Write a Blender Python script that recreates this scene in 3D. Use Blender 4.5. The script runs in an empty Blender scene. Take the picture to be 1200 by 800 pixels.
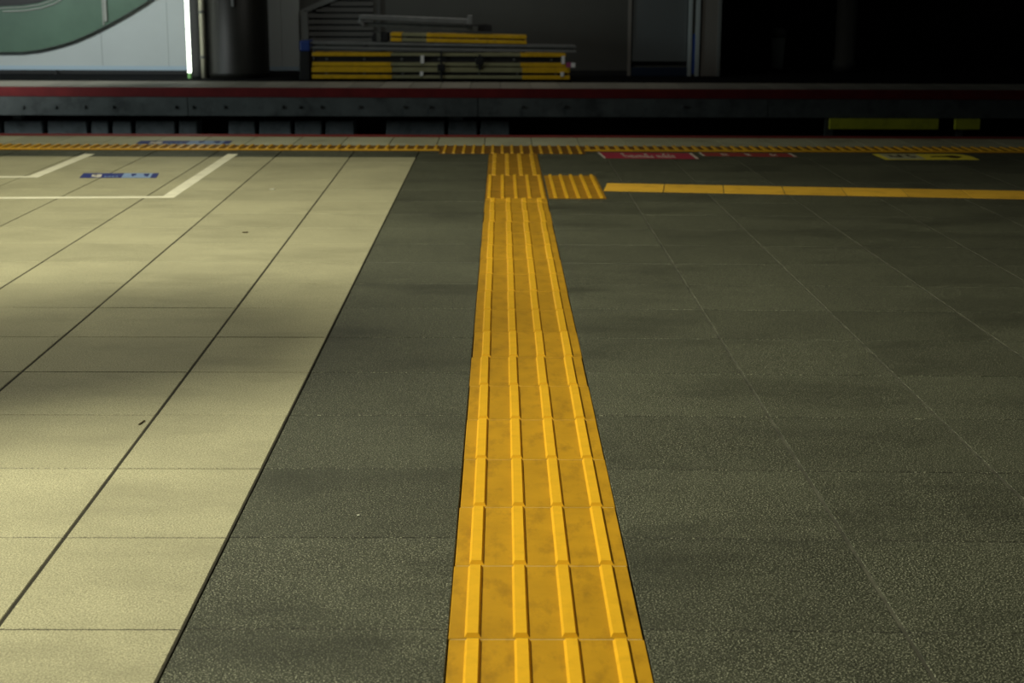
import bpy, math, random
from mathutils import Vector, Matrix

rnd = random.Random(11)
SC = bpy.context.scene
COL = SC.collection

# ------------------------------------------------------------------ camera
FPX, H = 1786.0, 0.957
TH = math.atan(414.0 / FPX)
PSI = math.atan(14.7 * math.cos(TH) / FPX)
ROLL = 0.004
EYE = Vector((0, 0, H))
F = Vector((math.sin(PSI) * math.cos(TH), math.cos(PSI) * math.cos(TH), -math.sin(TH)))
R0 = Vector((math.cos(PSI), -math.sin(PSI), 0))
U0 = R0.cross(F)
R = R0 * math.cos(ROLL) + U0 * math.sin(ROLL)
U = -R0 * math.sin(ROLL) + U0 * math.cos(ROLL)

cd = bpy.data.cameras.new('camera')
cam = bpy.data.objects.new('camera', cd)
COL.objects.link(cam)
cam.matrix_world = Matrix(((R.x, U.x, -F.x, EYE.x), (R.y, U.y, -F.y, EYE.y), (R.z, U.z, -F.z, EYE.z), (0, 0, 0, 1)))
cd.sensor_width = 36.0
cd.lens = FPX / 1200 * 36
cd.clip_end = 200
cd.dof.use_dof = True
cd.dof.focus_distance = 3.2
cd.dof.aperture_fstop = 8.0
SC.camera = cam


def ray(px, py):
    return F * FPX + R * (px - 600) + U * (400 - py)


def fl(px, py, z=0.0):
    """the floor point seen at a photo coordinate (survey of the photograph)"""
    d = ray(px, py)
    t = (z - H) / d.z
    return EYE + d * t


def wl(px, py, Y):
    """the point of the vertical plane y = Y seen at a photo coordinate"""
    d = ray(px, py)
    return EYE + d * (Y / d.y)


# --------------------------------------------------------------- materials
def mat(name, col, rough=0.6, metal=0.0, spec=0.4, var=0.0, vscale=6.0, speck=0.0, sscale=500.0,
        bump=0.0, bscale=400.0, attr=False, dirt=None, dscale=8.0, damt=0.5, emit=None, estr=0.0,
        dstretch=None, dlo=.5, dhi=.72, fleck=0, fscale=260, fcol=(.3, .3, .22)):
    m = bpy.data.materials.new(name)
    m.use_nodes = True
    nt = m.node_tree
    N, L = nt.nodes, nt.links
    b = N['Principled BSDF']
    b.inputs['Roughness'].default_value = rough
    b.inputs['Metallic'].default_value = metal
    b.inputs['Specular IOR Level'].default_value = spec
    rgb = N.new('ShaderNodeRGB')
    rgb.outputs[0].default_value = (*col, 1)
    out = rgb.outputs[0]
    tc = N.new('ShaderNodeTexCoord')

    def mult(sock, fac):
        mx = N.new('ShaderNodeMix')
        mx.data_type = 'RGBA'
        mx.blend_type = 'MULTIPLY'
        mx.inputs['Factor'].default_value = 1
        L.new(sock, mx.inputs[6])
        L.new(fac, mx.inputs[7])
        return mx.outputs[2]

    def noise(scale, detail=3.0, rgh=.6, coord=None):
        n = N.new('ShaderNodeTexNoise')
        n.inputs['Scale'].default_value = scale
        n.inputs['Detail'].default_value = detail
        n.inputs['Roughness'].default_value = rgh
        L.new(coord or tc.outputs['Object'], n.inputs['Vector'])
        return n.outputs[0]

    def remap(s, a, b_, c, d):
        r = N.new('ShaderNodeMapRange')
        r.inputs[1].default_value = a
        r.inputs[2].default_value = b_
        r.inputs[3].default_value = c
        r.inputs[4].default_value = d
        L.new(s, r.inputs[0])
        return r.outputs[0]

    if var:
        out = mult(out, remap(noise(vscale, 5), .3, .7, 1 - var, 1 + var))
    if speck:
        out = mult(out, remap(noise(sscale, 3, .8), .36, .64, max(0, 1 - speck), 1 + speck))
    if fleck:
        mx = N.new('ShaderNodeMix')
        mx.data_type = 'RGBA'
        L.new(remap(noise(fscale, 1, .5), .57, .68, 0, fleck), mx.inputs['Factor'])
        L.new(out, mx.inputs[6])
        mx.inputs[7].default_value = (*fcol, 1)
        out = mx.outputs[2]
    if attr:
        a = N.new('ShaderNodeAttribute')
        a.attribute_name = 'shade'
        out = mult(out, a.outputs['Fac'])
    if dirt:
        co = None
        if dstretch:
            mp = N.new('ShaderNodeMapping')
            mp.inputs['Scale'].default_value = dstretch
            L.new(tc.outputs['Object'], mp.inputs['Vector'])
            co = mp.outputs[0]
        mx = N.new('ShaderNodeMix')
        mx.data_type = 'RGBA'
        L.new(remap(noise(dscale, 6, .65, co), dlo, dhi, 0, damt), mx.inputs['Factor'])
        L.new(out, mx.inputs[6])
        mx.inputs[7].default_value = (*dirt, 1)
        out = mx.outputs[2]
    L.new(out, b.inputs['Base Color'])
    if bump:
        bp = N.new('ShaderNodeBump')
        bp.inputs['Strength'].default_value = bump
        bp.inputs['Distance'].default_value = .002
        L.new(noise(bscale, 3, .7), bp.inputs['Height'])
        L.new(bp.outputs[0], b.inputs['Normal'])
    if emit:
        b.inputs['Emission Color'].default_value = (*emit, 1)
        b.inputs['Emission Strength'].default_value = estr
    return m


M = {}
M['light'] = mat('pale_granite', (.43, .41, .265), .52, spec=.35, var=.10, vscale=3, speck=.5, sscale=300, fleck=.5, fscale=340, fcol=(.2, .19, .11), bump=.35, attr=True,
                 dirt=(.25, .235, .15), dscale=2.2, damt=.55, dstretch=(1, 2.2, 1))
M['dark'] = mat('dark_granite', (.047, .051, .033), .5, spec=.4, var=.2, vscale=3, speck=1.0, fleck=1.0, fcol=(.44, .45, .33), fscale=340, sscale=300, bump=.9, attr=True,
                dirt=(.026, .028, .019), dscale=1.6, damt=.75, dstretch=(1, 2.0, 1))
M['grout'] = mat('joint_mortar', (.03, .027, .017), .9, var=.3, vscale=20)
M['sand'] = mat('sandy_seam', (.55, .42, .17), .9, var=.4, vscale=25)
M['grout2'] = mat('pale_joint_mortar', (.075, .075, .055), .9, var=.5, vscale=14)
M['conc'] = mat('platform_concrete', (.115, .125, .12), .85, var=.3, vscale=3, dirt=(.04, .04, .04), dscale=5, damt=.8)
M['edge'] = mat('edge_stone', (.52, .52, .37), .6, var=.12, vscale=3, speck=.2, attr=True, dirt=(.22, .2, .12), dscale=4)
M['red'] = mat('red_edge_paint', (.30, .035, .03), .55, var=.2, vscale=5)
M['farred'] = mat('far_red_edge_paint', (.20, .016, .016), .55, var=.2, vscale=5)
M['yel'] = mat('yellow_plate', (.56, .30, .014), .42, spec=.4, var=.12, vscale=9, attr=True, bump=.15, bscale=150,
               dirt=(.28, .145, .012), dscale=15, damt=.7, dstretch=(1.6, .7, 1))
M['rib'] = mat('yellow_rib', (.90, .50, .022), .38, spec=.4, var=.05, vscale=20, attr=True, dirt=(.6, .31, .015), dscale=30, damt=.3)
M['yelworn'] = mat('worn_yellow_plate', (.40, .205, .013), .5, spec=.3, var=.18, vscale=9, attr=True, dirt=(.2, .1, .012), dscale=15, damt=.7)
M['grime'] = mat('grimy_plate', (.22, .105, .012), .6, var=.35, vscale=18, attr=True, dirt=(.07, .035, .01), dscale=22, damt=.7)
M['yline'] = mat('yellow_line', (.95, .55, .055), .5, var=.08, vscale=6, attr=True, dirt=(.40, .2, .02), dscale=10, damt=.4)
M['wpaint'] = mat('white_paint', (.86, .84, .66), .6, var=.08, vscale=10, dirt=(.6, .58, .42), dscale=9, damt=.5)
M['navy'] = mat('navy_print', (.03, .045, .22), .5)
M['sky'] = mat('pale_blue_print', (.26, .38, .62), .5, var=.12, vscale=30)
M['ink'] = mat('white_print', (.70, .66, .58), .5)
M['maroon'] = mat('crimson_print', (.42, .038, .075), .5, var=.12, vscale=12)
M['maroon2'] = mat('worn_red_print', (.34, .05, .045), .5, var=.15, vscale=12)
M['sign_y'] = mat('lemon_print', (.95, .80, .07), .5)
M['sign_w'] = mat('cream_print', (.55, .54, .34), .5, var=.1, vscale=20)
M['sign_k'] = mat('dark_print', (.05, .03, .015), .5)
M['farfloor'] = mat('far_floor_dark', (.010, .010, .010), .95, spec=.05, var=.2)
M['fartile'] = mat('far_edge_tile', (.40, .37, .30), .7, var=.15, vscale=4, attr=True)
M['wall'] = mat('pale_wall_panel', (.50, .55, .54), .6, var=.04, vscale=1.5)
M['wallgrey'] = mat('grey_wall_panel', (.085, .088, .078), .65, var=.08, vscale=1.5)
M['skirt'] = mat('black_skirting', (.015, .016, .016), .7)
M['seam'] = mat('wall_seam', (.36, .42, .43), .6)
M['blueband'] = mat('bluish_wall_band', (.40, .52, .60), .5)
M['green'] = mat('green_panel', (.085, .155, .105), .35, var=.25, vscale=1.2)
M['greenframe'] = mat('dark_frame', (.03, .04, .032), .5)
M['blackpan'] = mat('black_panel', (.012, .012, .012), .45)
M['tube'] = mat('pale_tube', (.34, .36, .32), .45)
M['pillar'] = mat('dark_pillar', (.013, .013, .010), .45, spec=.35, var=.2, vscale=4)
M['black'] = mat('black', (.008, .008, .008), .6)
M['pipe'] = mat('cream_pipe', (.42, .40, .30), .5)
M['glow'] = mat('glowing_strip', (.8, .85, .8), .5, emit=(.93, 1.0, .86), estr=5.0)  # emission stands in for a brightly lit edge
M['cap'] = mat('green_cap', (.35, .75, .25), .5)
M['louvre'] = mat('louvre_grey', (.085, .087, .08), .55)
M['louvref'] = mat('louvre_frame', (.20, .215, .205), .55)
M['ysteel'] = mat('yellow_enamel', (.66, .39, .012), .4, var=.12, vscale=8, dirt=(.3, .17, .02), dscale=20, damt=.5)
M['olive'] = mat('dull_metal', (.29, .285, .16), .5, metal=.3, var=.15, vscale=8)
M['alu'] = mat('brushed_aluminium', (.21, .217, .21), .45, metal=.4, var=.15, vscale=8)
M['dkalu'] = mat('dark_metal', (.11, .115, .105), .5, metal=.3, var=.2, vscale=12)
M['white'] = mat('white_plastic', (.75, .75, .72), .5)
M['blue'] = mat('blue_plastic', (.02, .05, .22), .5)
M['strap'] = mat('black_strap', (.012, .012, .012), .8)
M['pink'] = mat('magenta_tag', (.32, .06, .16), .5)
M['panelblue'] = mat('bluegrey_panel', (.15, .17, .172), .4, var=.08, vscale=1)
M['navykick'] = mat('navy_kick', (.015, .03, .06), .5)
M['postw'] = mat('post_white', (.48, .55, .55), .5)
M['postb'] = mat('post_blue', (.03, .08, .34), .5)
M['trimgrey'] = mat('trim_grey', (.24, .23, .205), .5)
M['sigyel'] = mat('acid_yellow_panel', (.80, .78, .05), .55, var=.12, vscale=5, dirt=(.2, .2, .02), dscale=7, damt=.5)
M['leaf'] = mat('dry_leaf', (.10, .08, .04), .8)
M['paper'] = mat('paper_scrap', (.8, .8, .68), .7)
M['trough'] = mat('trough_concrete', (.24, .26, .27), .85, var=.25, vscale=5, dirt=(.05, .05, .05), dscale=7, damt=.6)


# ------------------------------------------------------------ mesh helpers
class MB:
    def __init__(s):
        s.v, s.f, s.m, s.sh = [], [], [], []

    def quad(s, pts, mi=0, sh=1.0):
        i = len(s.v)
        s.v += [tuple(p) for p in pts]
        s.f.append(tuple(range(i, i + len(pts))))
        s.m.append(mi)
        s.sh.append(sh)

    def prism(s, poly, axis, a, b, mi=0, sh=1.0):
        """polygon in the two other axes extruded along axis from a to b"""
        def P(p, t):
            return {'x': (t, p[0], p[1]), 'y': (p[0], t, p[1]), 'z': (p[0], p[1], t)}[axis]
        n = len(poly)
        i = len(s.v)
        s.v += [P(p, a) for p in poly] + [P(p, b) for p in poly]
        s.f.append(tuple(range(i, i + n)))
        s.f.append(tuple(range(i + 2 * n - 1, i + n - 1, -1)))
        for k in range(n):
            s.f.append((i + k, i + n + k, i + n + (k + 1) % n, i + (k + 1) % n))
        s.m += [mi] * (n + 2)
        s.sh += [sh] * (n + 2)

    def box(s, x0, x1, y0, y1, z0, z1, mi=0, sh=1.0):
        s.prism([(x0, y0), (x1, y0), (x1, y1), (x0, y1)], 'z', z0, z1, mi, sh)

    def slab(s, q, z0, z1, bev, mi=0, sh=1.0):
        """quad footprint (4 points, ccw) with a chamfered top"""
        c = sum((Vector(p) for p in q), Vector((0, 0))) / 4
        inn = [Vector(p) + Vector((bev if p[0] < c.x else -bev, bev if p[1] < c.y else -bev)) for p in q]
        i = len(s.v)
        s.v += [(p[0], p[1], z0) for p in q] + [(p[0], p[1], z1 - bev) for p in q] + [(p[0], p[1], z1) for p in inn]
        for r in (0, 4):
            for k in range(4):
                s.f.append((i + r + k, i + r + (k + 1) % 4, i + r + 4 + (k + 1) % 4, i + r + 4 + k))
        s.f.append((i + 8, i + 9, i + 10, i + 11))
        s.m += [mi] * 9
        s.sh += [sh] * 9

    def tube(s, pts, r, mi=0, n=10, cap=True):
        pts = [Vector(p) for p in pts]
        i0 = len(s.v)
        for k, p in enumerate(pts):
            t = (pts[min(k + 1, len(pts) - 1)] - pts[max(k - 1, 0)]).normalized()
            a = t.orthogonal().normalized() if k == 0 else (a - t * a.dot(t)).normalized()
            b = t.cross(a)
            for j in range(n):
                w = 2 * math.pi * j / n
                s.v.append(tuple(p + (a * math.cos(w) + b * math.sin(w)) * r))
        for k in range(len(pts) - 1):
            for j in range(n):
                s.f.append((i0 + k * n + j, i0 + k * n + (j + 1) % n, i0 + (k + 1) * n + (j + 1) % n, i0 + (k + 1) * n + j))
                s.m.append(mi)
                s.sh.append(1.0)
        if cap:
            e = i0 + (len(pts) - 1) * n
            s.f += [tuple(range(i0 + n - 1, i0 - 1, -1)), tuple(range(e, e + n))]
            s.m += [mi, mi]
            s.sh += [1.0, 1.0]

    def lathe(s, prof, cx, cy, n=40, mi=0):
        i0 = len(s.v)
        for (r, z) in prof:
            for j in range(n):
                w = 2 * math.pi * j / n
                s.v.append((cx + r * math.cos(w), cy + r * math.sin(w), z))
        for k in range(len(prof) - 1):
            for j in range(n):
                s.f.append((i0 + k * n + j, i0 + k * n + (j + 1) % n, i0 + (k + 1) * n + (j + 1) % n, i0 + (k + 1) * n + j))
                s.m.append(mi)
                s.sh.append(1.0)
        e = i0 + (len(prof) - 1) * n
        s.f += [tuple(range(i0 + n - 1, i0 - 1, -1)), tuple(range(e, e + n))]
        s.m += [mi, mi]
        s.sh += [1.0, 1.0]

    def build(s, name, mats, parent=None, bevel=0.0, smooth=False, shade=False):
        me = bpy.data.meshes.new(name)
        me.from_pydata(s.v, [], s.f)
        for m in (mats if isinstance(mats, (list, tuple)) else [mats]):
            me.materials.append(M[m])
        me.polygons.foreach_set('material_index', s.m)
        at = me.attributes.new('shade', 'FLOAT', 'FACE')
        at.data.foreach_set('value', s.sh)
        if smooth:
            me.polygons.foreach_set('use_smooth', [len(p.vertices) == 4 for p in me.polygons])
        me.update()
        import bmesh
        bm = bmesh.new()
        bm.from_mesh(me)
        bmesh.ops.recalc_face_normals(bm, faces=bm.faces)
        bm.to_mesh(me)
        bm.free()
        o = bpy.data.objects.new(name, me)
        COL.objects.link(o)
        if parent is not None:
            o.parent = parent
            o.matrix_parent_inverse = Matrix.Translation(parent.location).inverted()
        if bevel:
            bv = o.modifiers.new('bevel', 'BEVEL')
            bv.width = bevel
            bv.segments = 2
            bv.limit_method = 'ANGLE'
        return o


def tag(o, label, cat, group=None):
    o['label'] = label
    o['category'] = cat
    if group:
        o['group'] = group
    return o


def struct(o, label=None):
    o['kind'] = 'structure'
    if label:
        o['label'] = label
    return o


def thing(name, loc, label, cat, group=None):
    o = bpy.data.objects.new(name, None)
    o.empty_display_size = .1
    COL.objects.link(o)
    o.location = loc
    return tag(o, label, cat, group)


def copy_part(o, parent, dx):
    c = o.copy()
    COL.objects.link(c)
    c.parent = parent
    c.location = o.location + Vector(dx)
    return c


# ------------------------------------------------------------- near floor
def line(p, q):
    a, b = fl(*p), fl(*q)
    k = (b.x - a.x) / (b.y - a.y)
    return (a.x - k * a.y, k)


def off(l, d):
    return (l[0] + d, l[1])


S_L, S_R = line((573, 180), (521, 800)), line((629.5, 180), (766, 800))
Llines = [line((488, 184), (183, 800)), line((410, 184), (0, 730)), line((322, 184), (0, 457)),
          line((245, 184), (0, 338)), line((168, 184), (0, 265))]
while len(Llines) < 13:
    Llines.append(off(Llines[-1], -.41))
Rlines = [line((739, 230), (1098, 800)), line((832, 230), (1200, 586)), line((925, 230), (1200, 420)), line((1054, 246.5), (1200, 329))]
while len(Rlines) < 12:
    Rlines.append(off(Rlines[-1], .4))

YJ0_ = 7.07
Y_LIGHT, Y_STRIP, Y_PALE, Y_REDF, Y_EDGE = 8.84, 9.19, 9.50, 10.07, 10.20
YROW = fl(300, 737).y
GC, GR = .0032, .0019      # half joint widths

fb = MB()


def xat(l, y):
    return l[0] + l[1] * y


def column(la, lb, y0, y1, mi, rot=0.0, xr=0.0, row=YROW, lo=.88, hi=1.12):
    """tiles between two joint lines from y0 to y1"""
    k = math.floor((y0 - row) / .4) - 1
    while row + .4 * k < y1 + .5:
        ya, yb = row + .4 * k, row + .4 * (k + 1)
        k += 1
        sh = rnd.uniform(lo, hi)

        def P(l, y, dx, dy):
            x = xat(l, y)
            yy = min(max(y - rot * (x - xr) + dy, y0), y1)
            return (xat(l, yy) + dx, yy)
        q = [P(la, ya, GC, GR), P(lb, ya, -GC, GR), P(lb, yb, -GC, -GR), P(la, yb, GC, -GR)]
        if max(q[2][1] - q[1][1], q[3][1] - q[0][1]) < .03:
            continue
        fb.slab(q, -.012, rnd.uniform(-.0004, .0003), .0012, mi, sh)


column(Llines[0], off(S_L, .002), -1.2, Y_STRIP, 1)
for a, b in zip(Llines[1:], Llines[:-1]):
    column(a, b, -1.2, Y_LIGHT - .002, 0, lo=.93, hi=1.06)
    column(a, b, Y_LIGHT + .002, Y_STRIP, 1, row=Y_LIGHT)
prev = off(S_R, -.001)
XR0 = xat(prev, 3)
for l in Rlines:
    column(prev, l, -1.2, Y_STRIP, 1, rot=.028, xr=XR0)
    prev = l
# pale edge stones, red nosing
x = -5.2
while x < 5.4:
    fb.slab([(x + .002, Y_PALE + .004), (x + .298, Y_PALE + .004), (x + .298, Y_REDF - .002), (x + .002, Y_REDF - .002)], -.012, 0.0, .002, 3, rnd.uniform(.88, 1.1))
    x += .3
fb.box(-5.2, 5.4, Y_REDF, Y_EDGE + .03, -.09, .001, 4)
# body of the platform under the tiles
fb.box(-5.2, 5.4, -1.2, Y_EDGE, -1.15, -.007, 2)
fb.quad([(-5.2, -1.2, -.0014), (xat(Llines[0], -1.2), -1.2, -.0014), (xat(Llines[0], Y_LIGHT), Y_LIGHT, -.0014), (-5.2, Y_LIGHT, -.0014)], 2)
fb.quad([(xat(Llines[0], -1.2) + .004, -1.2, -.0014), (xat(S_L, -1.2) - .002, -1.2, -.0014), (xat(S_L, Y_LIGHT) - .002, Y_LIGHT, -.0014), (xat(Llines[0], Y_LIGHT) + .004, Y_LIGHT, -.0014)], 6)
fb.quad([(xat(S_L, -1.2) + .003, -1.2, .0002), (xat(S_R, -1.2) - .003, -1.2, .0002), (xat(S_R, YJ0_) - .003, YJ0_, .0002), (xat(S_L, YJ0_) + .003, YJ0_, .0002)], 7)
fb.quad([(xat(S_R, -1.2) + .002, -1.2, -.0014), (5.4, -1.2, -.0014), (5.4, Y_STRIP, -.0014), (xat(S_R, Y_STRIP) + .002, Y_STRIP, -.0014)], 6)
fb.quad([(-5.2, Y_EDGE + .002, -1.15), (5.4, Y_EDGE + .002, -1.15), (5.4, Y_EDGE + .002, -.05), (-5.2, Y_EDGE + .002, -.05)], 5)
struct(fb.build('floor', ['light', 'dark', 'grout', 'edge', 'red', 'conc', 'grout2', 'sand']),
       'near station platform floor of pale and dark stone tiles')

# ----------------------------------------------------- raised tactile plates
def plate_mb(x0, x1, y0, y1, z0, z1, ribs, sh, base=0, ribi=1, w=.0125, top=.0085, rh=.005, endgap=.006, front_bar=False):
    b = MB()
    g = .0015
    b.slab([(x0 + .0006, y0 + g), (x1 - .0006, y0 + g), (x1 - .0006, y1 - g), (x0 + .0006, y1 - g)], z0, z1, .0012, base, sh)
    ya, yb = y0 + endgap, y1 - endgap
    if front_bar:
        b.slab([(x0 + .002, y0 + .006), (x1 - .002, y0 + .006), (x1 - .002, y0 + .062), (x0 + .002, y0 + .062)], z1 - .001, z1 + rh * .8, .002, ribi, sh)
        ya = y0 + .07
    for cx in ribs:
        i = len(b.v)
        e = .004
        b.v += [(cx - w, ya, z1 - .0004), (cx + w, ya, z1 - .0004), (cx + w, yb, z1 - .0004), (cx - w, yb, z1 - .0004),
                (cx - top, ya + e, z1 + rh), (cx + top, ya + e, z1 + rh), (cx + top, yb - e, z1 + rh), (cx - top, yb - e, z1 + rh)]
        for fc in ((4, 5, 6, 7), (0, 1, 5, 4), (1, 2, 6, 5), (2, 3, 7, 6), (3, 0, 4, 7)):
            b.f.append(tuple(i + t for t in fc))
            b.m.append(ribi)
            b.sh.append(sh)
    return b


def strip_x(y):
    return xat(S_L, y), xat(S_R, y)


ROW0 = fl(645, 749.5).y
t = thing('tactile_paving', (strip_x(5)[0] + .15, 5, 0),
          'long four-ridged yellow guide path running up to the crossing block', 'tactile paving')
YJ0, YJ1 = 7.07, 7.96
k = -11
while True:
    y0 = ROW0 + .3 * k
    y1 = min(y0 + .3, YJ0)
    if y0 > YJ0 - .02:
        break
    xa, xb = strip_x((y0 + y1) / 2)
    w = xb - xa
    j = rnd.uniform(-.0015, .0015)
    plate_mb(xa + j, xb + j, y0, y1, -.0065, .0012, [xa + j + w * q for q in (.125, .375, .625, .875)],
             rnd.uniform(.93, 1.06) if y0 < 4 else rnd.uniform(.82, 1.0), rh=.006).build('ridged_plate', ['yel', 'rib'], t)
    k += 1

t = thing('tactile_paving', (strip_x(7.5)[0] + .15, 7.5, 0),
          'yellow crossing block of close ridges where the guide path turns right', 'tactile paving')
for k in range(3):
    y0 = YJ0 + k * (YJ1 - YJ0) / 3
    y1 = y0 + (YJ1 - YJ0) / 3
    xa, xb = strip_x((y0 + y1) / 2)
    w = xb - xa
    plate_mb(xa, xb, y0, y1, -.0065, .0022, [xa + w * q for q in (.06, .28, .5, .72, .94)], rnd.uniform(.92, 1.04),
             w=.0085, top=.0065, rh=.007, endgap=.001).build('ridged_plate', ['yelworn', 'rib'], t)

XJ = strip_x(7.5)[1]
tt = thing('tactile_paving', (XJ + .16, 7.5, .0006),
           'short yellow ridged spur between the crossing block and the plain yellow line', 'tactile paving')
XJ1 = fl(711, 233).x
for k in range(3):
    y0 = YJ0 + k * (YJ1 - YJ0) / 3
    y1 = y0 + (YJ1 - YJ0) / 3
    w = XJ1 - XJ - .01
    plate_mb(XJ + .008, XJ1, y0, y1, .0006, .004, [XJ + .008 + w * q for q in (.12, .32, .52, .72, .92)], rnd.uniform(.92, 1.04),
             w=.0085, top=.0065, rh=.007, endgap=.001).build('ridged_plate', ['yelworn', 'rib'], tt)

t = thing('tactile_paving', (strip_x(8.5)[0] + .15, 8.5, 0),
          'short yellow ridged path linking the crossing block to the strip along the platform edge', 'tactile paving')
YC0 = 9.04
y0 = YJ1
while y0 < YC0 - .02:
    y1 = min(y0 + .3, YC0)
    xa, xb = strip_x((y0 + y1) / 2)
    w = xb - xa
    plate_mb(xa, xb, y0, y1, -.0065, .0012, [xa + w * q for q in (.125, .375, .625, .875)],
             rnd.uniform(.9, 1.02)).build('ridged_plate', ['yelworn', 'rib'], t)
    y0 = y1

XC0, XC1 = fl(514, 180).x, fl(686, 180).x
t = thing('tactile_paving', ((XC0 + XC1) / 2, 9.25, 0),
          'deeper ridged patch of the edge strip where the guide path ends', 'tactile paving')
n = 3
for k in range(n):
    xa = XC0 + (XC1 - XC0) * k / n
    xb = XC0 + (XC1 - XC0) * (k + 1) / n
    w = xb - xa
    plate_mb(xa, xb, YC0, Y_PALE, .0006, .003, [xa + w * (q + .5) / 5 for q in range(5)], 1.0, base=0, ribi=1, w=.009, top=.007,
             rh=.006, endgap=.001).build('ridged_plate', ['grime', 'rib'], t)


def edge_strip(x0, x1, lab):
    t = thing('tactile_paving', ((x0 + x1) / 2, 9.35, 0), lab, 'tactile paving')
    n = int(round(abs(x1 - x0) / .3))
    for k in range(n):
        xa = x0 + (x1 - x0) * k / n
        xb = x0 + (x1 - x0) * (k + 1) / n
        w = xb - xa
        plate_mb(xa, xb, Y_STRIP + .003, Y_PALE, -.006, .002, [xa + w * (q + .5) / 5 for q in range(5)], rnd.uniform(.85, 1.05), w=.0115, top=.009,
                 rh=.006, endgap=.004, front_bar=True).build('ridged_plate', ['grime', 'rib'], t)
    return t


edge_strip(XC0 - .3 * 15, XC0, 'narrow grimy yellow strip along the platform edge beside the pale tiles')
edge_strip(XC1, XC1 + .3 * 15, 'narrow grimy yellow strip along the platform edge behind the red stickers')

# plain yellow line to the right, laid a little askew
a, b = fl(709, 219.5), fl(1200, 228.8)
d = (b - a).normalized()
nrm = Vector((-d.y, d.x, 0))
t = thing('yellow_line', a + d * 1.2, 'plain smooth yellow line of plates running right across the dark tiles', 'floor line')
s = 0.0
while s < 4.3:
    p, q = a + d * (s + .002), a + d * (s + .288)
    hw = .148
    skew = d * .0
    mb = MB()
    mb.slab([((p - nrm * hw)).xy, ((q - nrm * hw)).xy, ((q + nrm * hw)).xy, ((p + nrm * hw)).xy], .0006, .003, .0008, 0, rnd.uniform(.9, 1.05))
    mb.build('smooth_plate', ['yline'], t)
    s += .29

# ------------------------------------------------------- paint and stickers
def patch(mb, pts, z, mi=0, thick=.0007):
    mb.prism([(p.x, p.y) for p in pts], 'z', z - thick, z, mi)


def paintL(px_top, px_corner_out, label):
    pass


def stripe(p, q, w):
    dd = (q - p).normalized()
    nn = Vector((-dd.y, dd.x, 0)) * w / 2
    return [p - nn, q - nn, q + nn, p + nn]


def white_corner(top, corner, left, label, w=.062):
    T, C, Lf = fl(*top), fl(*corner), fl(*left)
    mb = MB()
    e1 = (T - C).normalized()
    e2 = (Lf - C).normalized()
    # mitred L outline
    h = w / 2
    n1 = Vector((-e1.y, e1.x, 0))
    if n1.dot(e2) < 0:
        n1 = -n1
    n2 = Vector((-e2.y, e2.x, 0))
    if n2.dot(e1) < 0:
        n2 = -n2

    def meet(sg):
        # intersection of lines offset by sg*h
        p1, p2 = C + n1 * h * sg, C + n2 * h * sg
        den = e1.x * e2.y - e1.y * e2.x
        tt_ = ((p2.x - p1.x) * e2.y - (p2.y - p1.y) * e2.x) / den
        return p1 + e1 * tt_
    inn, out = meet(1), meet(-1)
    patch(mb, [out, T - n1 * h, T + n1 * h, inn], .0012)
    patch(mb, [out, inn, Lf + n2 * h, Lf - n2 * h], .0012)
    tag(mb.build('painted_line', 'wpaint'), label, 'floor marking', 'white painted corner lines')


white_corner((273, 180.5), (197, 231), (-330, 234), 'larger white painted corner line, enclosing the blue sticker on the pale tiles')
white_corner((105, 180.5), (39, 207.3), (-330, 208.5), 'smaller white painted corner line, left of the blue sticker on the pale tiles')


def quadpx(*pts, z=.0012):
    return [fl(px, py, z) for px, py in pts]


def blue_sticker(x0, yt, x1, yb, lean, z, label):
    """left navy half with a white emblem, right pale blue half with navy marks; x0/x1 at the bottom edge"""
    BL, BR = fl(x0, yb, z), fl(x1, yb, z)
    TL, TR = fl(x0 + lean, yt, z), fl(x1 + lean * .7, yt, z)

    def P(u, v):
        return BL * (1 - u) * (1 - v) + BR * u * (1 - v) + TL * (1 - u) * v + TR * u * v

    def rect(mb, u0, u1, v0, v1, zz, mi):
        patch(mb, [p + Vector((0, 0, zz)) for p in (P(u0, v0), P(u1, v0), P(u1, v1), P(u0, v1))], z + zz, mi)
    t = thing('floor_sticker', P(.5, .5), label, 'sticker', 'blue floor stickers')
    mb = MB()
    rect(mb, 0, .54, 0, 1, 0, 0)
    rect(mb, .92, 1, 0, 1, 0, 0)
    rect(mb, .54, .92, 0, 1, 0, 1)
    mb.build('sheet', ['navy', 'sky'], t)
    mb = MB()
    rect(mb, .14, .20, .2, .72, .0008, 0)
    rect(mb, .19, .27, .1, .5, .0008, 0)
    rect(mb, .13, .26, .55, .75, .0008, 0)
    mb.build('emblem', ['ink'], t)
    mb = MB()
    for u in (.645, .81):
        rect(mb, u, u + .065, .55, .85, .0008, 0)
        rect(mb, u + .02, u + .045, .35, .6, .0008, 0)
    rect(mb, .86, .88, .2, .8, .0008, 0)
    mb.build('marks', ['navy'], t)
    mb = MB()
    for u in (.31, .36, .41, .46):
        rect(mb, u, u + .03, .18, .34, .0008, 0)
    mb.build('lettering', ['sky'], t)


blue_sticker(93, 202.8, 183, 208.2, 5, .0012, 'blue sticker on the pale tiles, inside the white painted lines')
blue_sticker(158, 164.8, 268, 168.6, 7, .0012, 'blue sticker on the pale stones at the platform edge, beyond the yellow strip')


def glyphs(rect, cells, mi=0):
    """small brush letters: a few thin strokes in each cell"""
    for (u0, u1, v0, v1, pat) in cells:
        for (a0, b0, a1, b1) in pat:
            rect(u0 + (u1 - u0) * a0, u0 + (u1 - u0) * a1, v0 + (v1 - v0) * b0, v0 + (v1 - v0) * b1, mi)


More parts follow.
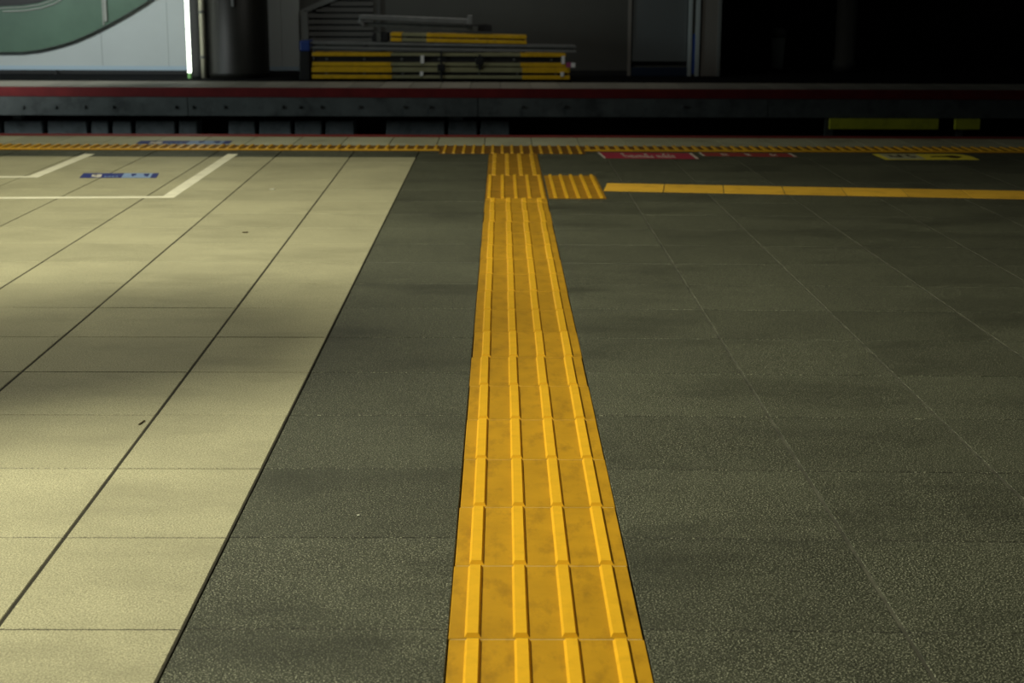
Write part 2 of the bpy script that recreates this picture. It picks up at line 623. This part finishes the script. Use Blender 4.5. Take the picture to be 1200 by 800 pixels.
PATS = [[(0, .75, 1, .9), (.4, 0, .55, 1), (0, .35, .9, .48)], [(0, 0, .15, 1), (.2, .4, 1, .55), (.8, 0, .95, .9)],
        [(0, .1, 1, .24), (.1, .2, .25, .9), (.2, .75, .95, .9), (.6, .3, .75, .7)], [(.1, 0, .3, .6), (.2, .5, .9, .62), (.7, .1, .9, .9)]]


def red_sticker(corners, m, label, cells):
    BL, BR, TR, TL = [fl(*c, .0012) for c in corners]

    def P(u, v):
        return BL * (1 - u) * (1 - v) + BR * u * (1 - v) + TL * (1 - u) * v + TR * u * v
    t = thing('floor_sticker', P(.5, .5), label, 'sticker', 'red floor stickers')
    mb = MB()
    patch(mb, [P(0, 0), P(1, 0), P(1, 1), P(0, 1)], .0012)
    mb.build('sheet', m, t)
    for u0, u1 in ((.0, .022), (.965, .992)):
        mb = MB()
        patch(mb, [P(u0, .02), P(u1, .02), P(u1, .98), P(u0, .98)], .002)
        mb.build('white_bar', 'ink', t)
    mb = MB()

    def rect(u0, u1, v0, v1, mi):
        patch(mb, [P(u0, v0), P(u1, v0), P(u1, v1), P(u0, v1)], .002, mi)
    glyphs(rect, cells)
    mb.build('lettering', 'ink', t)


c1 = []
u = .23
for i in range(13):
    if i == 8:
        u += .03
    w = .034
    tall = i in (0, 6, 10, 11)
    c1.append((u, u + w, .12, .88 if tall else .55, PATS[i % 4]))
    u += w + .006
red_sticker([(708, 185.3), (820, 186.2), (811, 179.3), (699.5, 178.2)], 'maroon', 'crimson sticker with a long line of white writing, nearest the guide path', c1)
c2 = []
for u in (.22, .255, .48, .50, .74, .775):
    c2.append((u, u + .028, .15, .8, PATS[int(u * 100) % 4]))
red_sticker([(824, 182.6), (935, 183.8), (927, 179.6), (818, 178.6)], 'maroon2', 'dull red sticker with sparse white marks, between the crimson and the yellow stickers', c2)

# yellow sticker with a pale half and a dark arrow
BL, BR, TR, TL = [fl(*c, .0012) for c in ((1038, 187), (1148, 187), (1134, 180.3), (1022, 180.2))]


def PY(u, v):
    return BL * (1 - u) * (1 - v) + BR * u * (1 - v) + TL * (1 - u) * v + TR * u * v


t = thing('floor_sticker', PY(.5, .5), 'yellow sticker with a cream half and a dark arrow, in front of the edge strip', 'sticker')
mb = MB()
patch(mb, [PY(0, 0), PY(1, 0), PY(.985, .55), PY(.93, .9), PY(.86, 1), PY(0, 1), PY(-.01, .9)], .0012)
mb.build('sheet', 'sign_y', t)
mb = MB()
patch(mb, [PY(.06, .08), PY(.44, .08), PY(.44, .94), PY(.06, .94)], .002)
mb.build('cream_half', 'sign_w', t)
mb = MB()
for (u0, u1, v0, v1) in ((.12, .16, .45, .75), (.16, .24, .38, .55), (.22, .25, .4, .8), (.31, .35, .5, .8), (.33, .38, .35, .52)):
    patch(mb, [PY(u0, v0), PY(u1, v0), PY(u1, v1), PY(u0, v1)], .0026)
mb.build('marks', 'sign_k', t)
mb = MB()
patch(mb, [PY(.55, .45), PY(.74, .42), PY(.74, .62), PY(.55, .58)], .002)
patch(mb, [PY(.72, .3), PY(.80, .22), PY(.88, .5), PY(.80, .74), PY(.72, .66)], .002)
mb.build('arrow', 'sign_k', t)

# bits of litter on the tiles
def scrap(px, py, pts, m, label, cat, r):
    c = fl(px, py)
    mb = MB()
    mb.prism([(c.x + u * r, c.y + v * r) for u, v in pts], 'z', .0002, .003)
    tag(mb.build('litter_scrap', m), label, cat)


scrap(287.5, 272.5, [(-1, -.5), (.2, -.9), (1, -.1), (.6, .8), (-.5, .7)], 'leaf', 'small dark fleck lying on the pale tiles', 'litter', .011)
scrap(166, 495.5, [(-.2, -1), (-.02, -1), (.3, .9), (.12, 1)], 'leaf', 'short brown twig beside a dark joint of the pale tiles', 'litter', .016)
scrap(319, 222, [(-1, -.4), (.6, -.9), (1, .4), (-.4, .8)], 'paper', 'tiny white scrap on the pale tiles near the larger white corner line', 'litter', .014)
scrap(420, 605, [(-.6, -.8), (.7, -.3), (.4, 1), (-.7, .5)], 'paper', 'tiny white scrap on the dark tiles beside the guide path', 'litter', .0035)

# --------------------------------------------------------------- track bed
b = MB()
b.box(-9, 9, Y_EDGE, 15.6, -1.4, -1.2, 0)
struct(b.build('track_bed', 'conc'), 'dark concrete bed of the railway trench')

# -------------------------------------------------------------- far platform
YF = 15.04
def zf(py, Y=YF, px=600):
    return wl(px, py, Y).z


fb = MB()
x = -9.0
while x < 9.0:
    fb.slab([(x + .002, YF + .02), (x + .298, YF + .02), (x + .298, 16.08), (x + .002, 16.08)], -.02, 0, .003, 0, rnd.uniform(.85, 1.1))
    x += .3
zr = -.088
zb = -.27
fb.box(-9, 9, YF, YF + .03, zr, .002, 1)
fb.box(-9, 9, YF + .02, 16.2, zb, -.01, 3)
fb.box(-9, 9, 16.08, 22.5, -.3, -.002, 2)
fb.box(-9, 9, 15.62, 22.5, -1.3, -.2, 4)
struct(fb.build('far_floor', ['fartile', 'farred', 'farfloor', 'conc', 'skirt']), 'far platform floor with a red painted edge above a concrete beam')

# concrete edge beam face with joints and bolts
fb = MB()
pts = [-120, 220, 560, 900, 1320]
for a_, b_ in zip(pts[:-1], pts[1:]):
    fb.box(wl(a_, 120, YF).x + .004, wl(b_, 120, YF).x - .004, YF - .012, YF + .03, zb, zr - .004, 0)
for px in (27, 65, 99, 132, 205, 225, 262, 330, 350, 375, 420, 472, 502, 610, 660, 800):
    p = wl(px, 125, YF)
    fb.box(p.x - .012, p.x + .012, YF - .03, YF - .01, p.z - .014, p.z + .014, 0)
struct(fb.build('far_edge_beam', ['conc']), 'weathered concrete beam under the red edge of the far platform')

# trough blocks under the overhang
n = 0
for (xa, xb) in ((-46, 1), (3, 51), (54, 103), (105, 128), (130, 155), (157, 206), (208, 232), (266, 300), (302, 342), (344, 378), (380, 416), (451, 522), (524, 560), (562, 598)):
    y_t, y_b = 141.5, 160
    p0, p1 = wl(xa, y_t, 15.3), wl(xb, y_b, 15.3)
    w = p1.x - p0.x
    bb = MB()
    z1 = p0.z
    z0 = z1 - .30
    bb.prism([(p0.x + .004, z0), (p1.x - .002, z0), (p1.x - .010, z1), (p0.x + .016, z1)], 'y', 15.3, 15.6)
    o = bb.build('trough_block', 'trough', bevel=.008)
    labs = {0: 'grey concrete trough block below the far platform beam, farthest left', 6: 'short grey concrete block just before the dark gap in the trough row',
            3: 'short grey concrete trough block, first of the two narrow ones in the row', 4: 'short grey concrete trough block, second of the two narrow ones in the row'}
    base = 'grey concrete trough block, '
    seq = ['first', 'second', 'third', 'fourth', 'fifth', 'sixth', 'seventh']
    where = seq[n] + ' of the row from the left, below the pale wall' if n < 7 else (seq[n - 7] + ' block right of the row\'s first dark gap' if n < 11 else seq[n - 11] + ' block right of the row\'s second dark gap')
    tag(o, base + where, 'concrete block', 'trough blocks under the far platform')
    n += 1
# plinth that carries the troughs
bb = MB()
bb.box(-9, 9, 15.2, 15.62, -1.2, zf(141.5, 15.3) - .30)
struct(bb.build('trim_plinth', 'conc'), 'concrete plinth carrying the trough blocks')

# small boxes hanging under the beam
for px0, px1, py0, py1, lab in ((14, 25, 131, 141, 'small pale box hanging under the beam at the far left of the trench'),
                                (526, 543, 131, 141, 'small grey box hanging under the beam below the ladder stack')):
    p, q = wl(px0, py0, 15.3), wl(px1, py1, 15.3)
    bb = MB()
    bb.box(p.x, q.x, 15.3, 15.42, q.z, zb - .001)
    o = thing('junction_box', ((p.x + q.x) / 2, 15.36, q.z), lab, 'box', None)
    bb.build('case', 'trough', o, bevel=.006)
    bb = MB()
    bb.box(p.x - .012, q.x + .012, 15.29, 15.43, zb - .03, zb - .012)
    bb.build('lid', 'dkalu', o)

# acid yellow panels under the beam
for (xa, xb, lab) in ((972, 1099, 'long yellow-green panel hung under the far platform beam'), (1119, 1147.5, 'short yellow-green panel hung under the far platform beam')):
    p, q = wl(xa, 136.3, 15.02), wl(xb, 151.5, 15.02)
    t = thing('warning_panel', ((p.x + q.x) / 2, 15.03, q.z), lab, 'panel', 'yellow panels under the far platform')
    bb = MB()
    bb.box(p.x, q.x, 15.0, 15.03, q.z, zb - .004)
    bb.build('board', 'sigyel', t, bevel=.004)
    for fx in ((p.x + .04, p.x + .10) if xb > 1130 else (p.x - .03, p.x + .05), ):
        bb = MB()
        bb.box(fx[0], fx[1], 15.06, 15.10, -1.2, zb - .004)
        bb.build('leg', 'dkalu', t)
    bb = MB()
    bb.box(p.x + .01, q.x - .01, 15.03, 15.06, zb - .06, zb - .02)
    bb.build('bracket', 'dkalu', t)

# ------------------------------------------------------------------ far wall
YW = 17.35
def wx(px, py=50, Y=YW):
    return wl(px, py, Y).x


xpale0, xpale1, xg1 = -9.0, wx(352), wx(843)
b = MB()
edges = [xpale0, wx(-190), wx(-35), wx(119), wx(197), wx(330), xpale1]
for a_, c_ in zip(edges[:-1], edges[1:]):
    b.box(a_ + .0015, c_ - .0015, YW, YW + .06, 0, 3.2, 0)
b.box(xpale0, xpale1, YW + .02, YW + .06, 0, 3.2, 1)
zs = wl(100, 77, YW).z
b.box(xpale0, xpale1, YW - .006, YW + .01, .03, zs, 2)
b.box(xpale0, xpale1, YW - .012, YW + .01, 0, .045, 3)
struct(b.build('wall_left', ['wall', 'seam', 'blueband', 'skirt']), 'pale blue-grey panelled wall behind the far platform')
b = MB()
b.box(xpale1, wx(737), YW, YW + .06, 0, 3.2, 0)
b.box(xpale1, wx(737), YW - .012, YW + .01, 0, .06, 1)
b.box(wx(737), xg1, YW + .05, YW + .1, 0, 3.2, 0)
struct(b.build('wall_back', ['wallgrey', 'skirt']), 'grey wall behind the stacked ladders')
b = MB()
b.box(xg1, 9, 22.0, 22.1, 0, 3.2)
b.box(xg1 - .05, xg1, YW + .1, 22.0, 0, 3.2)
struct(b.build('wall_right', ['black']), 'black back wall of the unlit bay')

# green panel with curved lower edge on the pale wall
t = thing('wall_panel', (wx(60), YW - .03, zf(58, YW)), 'glossy dark green panel with a curved lower edge on the pale wall', 'panel')
curve = [(-190, 40), (-140, 50), (-90, 57), (-45, 60.5), (0, 61.5), (25, 61.2), (45, 59), (65, 54.5), (85, 48.5), (105, 40), (125, 30), (145, 19), (165, 7), (178, -2), (196, -18), (208, -36), (214, -60), (214, -110)]
low = [(wl(px, py, YW - .06).x, wl(px, py, YW - .06).z) for px, py in curve]
ztop = low[-1][1]
b = MB()
b.prism(low + [(low[0][0], ztop)], 'y', YW - .06, YW - .004)
b.build('green_glass', 'green', t, bevel=.006)
b = MB()
b.tube([(p[0], YW - .062, p[1]) for p in low], .006)
b.build('edge_trim', 'greenframe', t)
oval = [(-150, -4), (-100, 3), (-50, 6.5), (0, 7), (25, 6), (45, 3), (60, -2), (72, -9), (80, -20), (82, -60)]
ov = [(wl(px, py, YW - .06).x, wl(px, py, YW - .06).z) for px, py in oval]
b = MB()
b.prism(ov + [(ov[0][0], ov[-1][1])], 'y', YW - .075, YW - .058)
b.build('black_window', 'blackpan', t)
for dy, r in ((2.6, .006), (6.5, .008)):
    b = MB()
    b.tube([(wl(px + dy * .5, py + dy, YW - .07).x, YW - .07, wl(px, py + dy, YW - .07).z) for px, py in oval if px > -2 or dy < 4], r)
    b.build('pale_rim', 'tube', t)
b = MB()
p, q = wl(115.5, -60, YW - .07), wl(127, 31, YW - .07)
b.box(p.x, p.x + .016, YW - .075, YW - .058, q.z + .01, p.z)
b.box(wl(123, 0, YW).x, wl(126.5, 0, YW).x, YW - .09, YW - .058, wl(120, 25, YW).z, p.z)
b.build('upright_bar', 'tube', t, bevel=.004)
# the little stop on the wall foot
b = MB()
p = wl(66, 86, YW - .03)
b.lathe([(.035, p.z - .02), (.03, p.z + .01), (.022, p.z + .03), (.008, p.z + .04)], p.x, YW - .05, 12)
o = tag(b.build('door_stop', 'black'), 'small black knob at the foot of the pale wall, below the green panel', 'stop')

# pillar with bright strip made to glow, pipe
pc, pr = wx(278, 80, 16.9), (wx(316, 50, 16.6) - wx(240, 50, 16.6)) / 2
t = thing('pillar', (pc, 16.93, 0), 'thick round black pillar on the far platform beside the pale wall', 'pillar')
b = MB()
b.lathe([(pr + .004, 0), (pr + .004, .06), (pr, .07), (pr, 3.2)], pc, 16.93, 48)
b.build('shaft', 'pillar', t, smooth=True)
b = MB()
xa, xb = wx(223, 50, 16.75), wx(246, 50, 16.75)
b.box(xa, xb, 16.75, 17.0, 0, 3.2)
b.build('side_casing', 'black', t, bevel=.01)
b = MB()
p, q = wl(270.5, -10, 16.57), wl(274, 7.5, 16.57)
b.box(p.x, q.x, 16.55, 16.59, q.z, p.z)
b.build('tag_plate', 'alu', t)

t = thing('glow_strip', (wx(221, 80, 16.6), 16.6, 0), 'thin upright strip beside the black pillar, made to glow bright white', 'strip')  # glow given to a lit upright edge, not a known lamp
b = MB()
p0, p1 = wl(222.2, 84, 16.6), wl(218, 0, 16.6)
r = .019
x_ = p0.x
b.tube([(x_, 16.6, .055), (x_, 16.6, 3.1)], r, n=14)
b.build('tube', 'glow', t, smooth=True)
b = MB()
b.lathe([(.022, 0), (.022, .05), (.019, .06)], x_, 16.6, 14)
b.build('end_cap', 'cap', t)
t = thing('drain_pipe', (wx(237, 80, 16.68), 16.68, 0), 'slim cream pipe running up the black pillar casing', 'pipe')
xq = wl(238, 60, 16.68).x
b = MB()
b.tube([(xq, 16.69, 0), (xq, 16.69, 3.2)], .03, n=14)
b.build('pipe', 'pipe', t, smooth=True)
for py in (14, 67):
    z_ = wl(238, py, 16.68).z
    b = MB()
    b.lathe([(.036, z_ - .014), (.036, z_ + .014)], xq, 16.69, 14)
    b.build('clamp', 'dkalu', t)

# louvred panel
t = thing('louvre_vent', (wx(400), YW - .02, 0), 'grey louvred vent with a cut-off top corner, behind the ladder stack', 'vent')
x0, x1 = wx(353), wx(447)
z1 = wl(353, 12, YW).z
ch = wx(412) - x0
zc = z1 + (wl(353, 0, YW).z - z1) * 1.0
ztop = z1 + ch * .62 * 1.0
fw = wx(362) - x0
cz = ch * .37
YL = YW - .03
b = MB()
b.box(x0, x0 + fw, YL - .02, YW, .06, z1)
b.build('frame_post', 'louvref', t, bevel=.004)
b = MB()
b.box(x1 - fw * .4, x1, YL - .01, YW, .06, z1 + cz)
b.build('frame_post', 'louvre', t, bevel=.004)
b = MB()
cz = ch * .37
b.prism([(x0, z1), (x0 + fw, z1 - fw * .2), (x0 + ch + fw * .4, z1 + cz - fw * .2), (x0 + ch, z1 + cz + fw * .5)], 'y', YL - .02, YW)
b.build('frame_brace', 'louvref', t)
b = MB()
b.box(x0 + ch, x1, YL - .02, YW, z1 + cz, z1 + cz + fw * .5)
b.build('frame_rail', 'louvref', t)
b = MB()
b.prism([(x0 + fw, .06), (x1 - fw, .06), (x1 - fw, z1 + cz), (x0 + ch + fw * .4, z1 + cz), (x0 + fw, z1)], 'y', YW - .01, YW)
b.build('backing', 'black', t)
z_ = .1
while z_ < z1 + cz - .03:
    ins = max(0, (z_ + .05 - z1) / cz) * (ch - fw * .6)
    b = MB()
    b.prism([(YL - .008, z_), (YL - .003, z_ - .006), (YW - .006, z_ + .045), (YW - .010, z_ + .050)], 'x', x0 + fw + ins, x1 - fw)
    b.build('louvre', 'louvre', t)
    z_ += .066

# right hand wall furniture
t = thing('partition_panel', (wx(770), YW, 0), 'blue-grey metal panel with a navy kick strip, beside the striped post', 'panel')
b = MB()
b.box(wx(740), wx(805), YW + .0, YW + .045, .16, 3.2)
b.build('sheet', 'panelblue', t, bevel=.004)
b = MB()
b.box(wx(738), wx(806), YW - .012, YW + .045, 0, wl(770, 79, YW).z)
b.build('kick_strip', 'navykick', t, bevel=.003)
b = MB()
b.box(wx(735.5), wx(739.5), YW - .03, YW + .045, 0, 3.2)
b.build('edge_post', 'trimgrey', t, bevel=.003)
t = thing('striped_post', (wx(812), YW - .05, 0), 'slim white post with a blue stripe, between the metal panel and the dark bay', 'post')
b = MB()
b.box(wx(806), wx(810), YW - .07, YW + .04, 0, 3.2)
b.build('side_rail', 'postw', t, bevel=.004)
b = MB()
b.box(wx(814), wx(819), YW - .07, YW + .04, 0, 3.2)
b.build('side_rail', 'postw', t, bevel=.004)
b = MB()
b.box(wx(810), wx(814), YW - .06, YW + .04, .03, wl(812, 40, YW).z)
b.build('blue_stripe', 'postb', t)
b = MB()
b.box(wx(810), wx(814), YW - .05, YW + .04, wl(812, 40, YW).z, 3.2)
b.build('dark_stripe', 'dkalu', t)
b = MB()
b.box(wx(821), wx(843), YW - .04, YW + .08, 0, 3.2, 0)
b.box(wx(840), wx(844), YW - .055, YW + .08, 0, 3.2, 1)
struct(b.build('trim_1', ['trimgrey', 'louvref'], bevel=.004), 'plain grey wall end at the corner of the dark bay')

# things in the dark bay
t = thing('litter_bin', (wl(914, 80, 19).x, 19, 0), 'grey tapering bin standing in the dark bay', 'bin')
p0, p1, p2 = wl(907, 77, 19), wl(921, 34, 19), wl(904, 34, 19)
b = MB()
cx = (p1.x + p2.x) / 2
rt = (p1.x - p2.x) / 2
b.lathe([(rt * .72, 0), (rt * .75, .02), (rt, p1.z - .1)], cx, 19, 20)
b.build('bucket', 'wall', t, smooth=True)
b = MB()
b.lathe([(rt * 1.05, p1.z - .1), (rt * 1.05, p1.z - .06), (rt * .8, p1.z), (rt * .1, p1.z + .01)], cx, 19, 20)
b.build('lid', 'alu', t, smooth=True)
t = thing('round_column', (wl(989, 80, 18.6).x, 18.6, 0), 'dim grey round column inside the dark bay', 'column')
b = MB()
b.lathe([(.14, 0), (.14, .12), (.12, .13), (.12, 3.2)], wl(989, 80, 18.6).x, 18.6, 24)
b.build('shaft', 'wallgrey', t, smooth=True)

# ----------------------------------------------------------- ladder stack
def ZY(py, Y):
    return wl(520, py, Y).z


def ladder(yA, yB, xl, xr, cuts, y1, y2, thin1, thin2, Y0, name_label, tilt=0.0, mats=('ysteel', 'olive', 'ysteel'), clips=(), depth=.34, mid='strap'):
    """a ladder lying flat on its side rails: two telescoping rails per side, rungs across; cuts = photo x of the sleeve ends"""
    X = lambda px: wl(px, 75, Y0).x
    t = thing('folded_ladder', ((X(xl) + X(xr)) / 2, Y0 + depth / 2, ZY(y2, Y0)), name_label, 'ladder', 'ladders in the stack')
    segs = [xl] + list(cuts) + [xr]
    for yy in (Y0, Y0 + depth - .04):
        for (ya, h) in ((y1, thin1), (y2, thin2)):
            for i, (a_, c_) in enumerate(zip(segs[:-1], segs[1:])):
                b = MB()
                zt = ZY(ya - h, Y0)
                zb_ = ZY(ya, Y0)
                e = 0.0 if mats[i] == 'ysteel' else .004
                dzl, dzr = tilt * (X(a_) - X(xl)), tilt * (X(c_) - X(xl))
                b.prism([(X(a_), zb_ + e - dzl), (X(c_), zb_ + e - dzr), (X(c_), zt - e - dzr), (X(a_), zt - e - dzl)], 'y', yy + e, yy + .04 - e)
                b.build('rail_sleeve' if mats[i] == 'ysteel' else 'rail', mats[i], t, bevel=.003)
    # rungs across the depth
    n = 7
    za, zb_ = ZY(y1, Y0), ZY(y2 - thin2, Y0)
    for i in range(n):
        xx = X(xl) + .15 + (X(xr) - X(xl) - .3) * i / (n - 1)
        dz = tilt * (xx - X(xl))
        b = MB()
        b.box(xx - .014, xx + .014, Y0 + .02, Y0 + depth - .02, (za + zb_) / 2 - .012 - dz, (za + zb_) / 2 + .012 - dz)
        b.build('rung', 'dkalu', t)
    # web plates between the paired rails
    if mid:
        b = MB()
        dz = tilt * (X(xr) - X(xl))
        b.prism([(X(xl) + .02, zb_), (X(xr) - .02, zb_ - dz), (X(xr) - .02, za - dz), (X(xl) + .02, za)], 'y', Y0 + .03, Y0 + .036)
        b.build('web_plate', mid, t)
    for cp in clips:
        b = MB()
        b.box(X(cp - 2), X(cp + 2), Y0 - .012, Y0 + .05, zb_ - .01, za + .01)
        b.build('clip', 'white', t, bevel=.003)
    return t


YS = 16.3
ladder(0, 0, 365, 668, (459, 612), 85.0, 92.6, 6.2, 4.6, YS, 'yellow-ended ladder at the bottom of the stack, resting on the far platform', clips=(494, 659))
ladder(0, 0, 366, 663, (458, 610), 66.2, 77.8, 4.2, 4.6, YS, 'yellow-ended ladder in the stack, directly on the bottom one', clips=(495, 660))
ladder(0, 0, 364, 675, (623,), 52.4, 58.2, 3.4, 3.6, YS, 'plain grey ladder lying on the two long yellow-ended ladders', tilt=.011, mats=('alu', 'alu'), clips=(), mid='dkalu')
ladder(0, 0, 458, 617, (471, 500), 42.6, 48.6, 4.3, 4.3, YS + .02, 'short yellow ladder resting on the grey ladder', tilt=.017, mats=('ysteel', 'olive', 'ysteel'), depth=.3)
# grey folded steps on top
t = thing('step_stool', (wl(490, 30, YS).x, YS + .15, ZY(37, YS)), 'dark grey folded steps on the very top of the ladder stack', 'steps')
X = lambda px: wl(px, 30, YS + .05).x
Z = lambda py: wl(490, py, YS + .05).z
for dy in (0, .26):
    b = MB()
    b.prism([(X(421), Z(22.5)), (X(552), Z(28)), (X(552), Z(22.2)), (X(421), Z(17.6))], 'y', YS + .05 + dy, YS + .085 + dy)
    b.build('front_rail', 'alu', t, bevel=.004)
    b = MB()
    b.prism([(X(424), Z(31.5)), (X(560), Z(36.6)), (X(560), Z(31)), (X(424), Z(27))], 'y', YS + .09 + dy, YS + .12 + dy)
    b.build('rear_rail', 'dkalu', t, bevel=.004)
for px in (428, 452, 480, 508, 536):
    z0_ = Z(21 + (px - 421) * .04)
    b = MB()
    b.box(X(px) - .03, X(px) + .03, YS + .08, YS + .33, z0_ - .02, z0_ + .0)
    b.build('tread', 'dkalu', t)
b = MB()
b.tube([(X(426), YS + .07, Z(30)), (X(421), YS + .07, Z(26)), (X(424), YS + .07, Z(20))], .016)
b.build('hinge', 'alu', t)
b = MB()
b.tube([(X(426), YS + .33, Z(30)), (X(421), YS + .33, Z(26)), (X(424), YS + .33, Z(20))], .016)
b.build('hinge', 'alu', t)
b = MB()
b.box(X(548), X(553.5), YS + .04, YS + .09, Z(28), Z(17.5))
b.build('foot', 'alu', t, bevel=.004)
b = MB()
b.prism([(X(545), Z(36.5)), (X(576), Z(36.8)), (X(576), Z(30)), (X(568), Z(28.5)), (X(545), Z(31))], 'y', YS + .13, YS + .30)
b.build('grip', 'strap', t, bevel=.006)

# rolled strap / cushions in the stack
X = lambda px: wl(px, 60, YS - .03).x
t = thing('storage_sack', (X(357), YS + .1, 0), 'black bundle with a blue top standing at the end of the ladder stack', 'bundle')
b = MB()
za, zm, zt = 0.0, wl(357, 60, YS).z, wl(357, 47.5, YS).z
b.prism([(X(349.5), 0.0), (X(362.3), 0.0), (X(362.3), zm), (X(352), zm), (X(350.5), zm * .55)], 'y', YS - .02, YS + .3)
b.build('body', 'strap', t, bevel=.012)
b = MB()
b.box(X(351), X(363), YS - .025, YS + .3, zm, zt)
b.build('blue_top', 'blue', t, bevel=.014)
t = thing('padded_block', (wl(444, 45, YS).x, YS + .1, ZY(51, YS)), 'black block wedged at the end of the short yellow ladder', 'block')
b = MB()
p, q = wl(435, 38.5, YS), wl(456, 49.2, YS)
b.prism([(p.x, q.z + .004), (q.x - .01, q.z), (q.x - .01, p.z), (p.x + .02, p.z), (p.x, p.z - .03)], 'y', YS + .02, YS + .25)
b.build('pad', 'strap', t, bevel=.012)
b = MB()
b.box(wl(441, 40, YS).x, wl(446, 40, YS).x, YS + .012, YS + .256, q.z + .002, p.z + .004)
b.build('band', 'dkalu', t)
# straps round the stack
for px, a_, c_, lab in ((517, 36, 94, 'black tie strap round the ladder stack, near its middle'), (562, 64, 82, 'black buckle strap on the ladder stack, right of its middle')):
    t = thing('tie_strap', (wl(px, 90, YS - .02).x, YS - .02, wl(px, c_, YS - .02).z), lab, 'strap', 'straps on the ladders')
    p, q = wl(px - 1.2, a_ + 24 if px < 540 else a_, YS - .02), wl(px + 1.2, c_, YS - .02)
    b = MB()
    b.box(p.x, q.x, YS - .018, YS - .006, q.z, p.z)
    b.build('webbing', 'strap', t)
    zc_ = wl(px, 72 if px > 540 else 79, YS).z
    b = MB()
    b.box(p.x - .03, q.x + .03, YS - .03, YS - .004, zc_ - .035, zc_ + .035)
    b.build('buckle', 'black', t, bevel=.005)
# tag at the right end
t = thing('hang_tag', (wl(666, 76, YS).x, YS - .02, wl(666, 78, YS).z), 'magenta and white tag at the right end of the ladder stack', 'tag')
p, q = wl(663.5, 73, YS - .02), wl(669, 79, YS - .02)
b = MB()
b.box(p.x, q.x, YS - .03, YS - .02, q.z, p.z)
b.build('card', 'pink', t)
p, q = wl(669, 73.5, YS - .02), wl(674, 79, YS - .02)
b = MB()
b.box(p.x, q.x, YS - .03, YS - .02, q.z, p.z)
b.build('pale_end', 'white', t)

# unseen column added out to the left to cast shade across the pale tiles
t = thing('shade_column', (-2.55, 3.0, 0), 'unseen round concrete column added on the near platform to shade the pale tiles', 'column')
b = MB()
b.lathe([(.35, .004), (.35, .25), (.32, .27), (.32, 2.62)], -2.55, 3.0, 40)
b.build('shaft', 'conc', t, smooth=True)

# ------------------------------------------------------------------ lights
def aim(o, target):
    d = Vector(target) - o.location
    o.rotation_euler = d.to_track_quat('-Z', 'Y').to_euler()


def spot(name, loc, target, W, col, ang, blend, size):
    l = bpy.data.lights.new(name, 'SPOT')
    l.energy = W
    l.color = col
    l.spot_size = math.radians(ang)
    l.spot_blend = blend
    l.shadow_soft_size = size
    o = bpy.data.objects.new(name, l)
    COL.objects.link(o)
    o.location = loc
    aim(o, target)
    return o


def area(name, loc, target, W, col, sx, sy, spread=180):
    l = bpy.data.lights.new(name, 'AREA')
    l.energy = W
    l.color = col
    l.shape = 'RECTANGLE'
    l.size, l.size_y = sx, sy
    l.spread = math.radians(spread)
    o = bpy.data.objects.new(name, l)
    COL.objects.link(o)
    o.location = loc
    aim(o, target)
    return o


WARM = (1.0, .96, .72)
spot('platform_lamp', (-3.5, 2.26, 4.2), (-.85, 3.4, 0), 1420, WARM, 80, 1.0, .27)
area('ceiling_lamp', (-2.4, 6.8, 4.2), (-2.4, 6.8, 0), 80, WARM, 3.0, .3, 120)
spot('far_daylight', (-5.6, 12.6, 2.6), (-4.7, 17.35, .3), 560, (.95, 1.0, .97), 52, .8, .3)
area('trench_daylight', (-7.5, 12.5, 1.2), (-.2, 15.1, -.2), 32, (.85, 1.0, 1.0), 1.5, 1.5, 120)
area('far_fill_light', (-.6, 14.2, 3.4), (-.2, 17.3, .6), 8, (1.0, .97, .88), 1.6, .3, 110)  # fill light added to brighten the far wall and ladder stack

w = bpy.data.worlds.new('world')
SC.world = w
w.use_nodes = True
w.node_tree.nodes['Background'].inputs[0].default_value = (.8, .85, .8, 1)
w.node_tree.nodes['Background'].inputs[1].default_value = .006

SC.view_settings.view_transform = 'Standard'
SC.view_settings.look = 'None'
SC.view_settings.exposure = 0.0
SC.view_settings.gamma = 1.0
SC.view_settings.use_curve_mapping = False
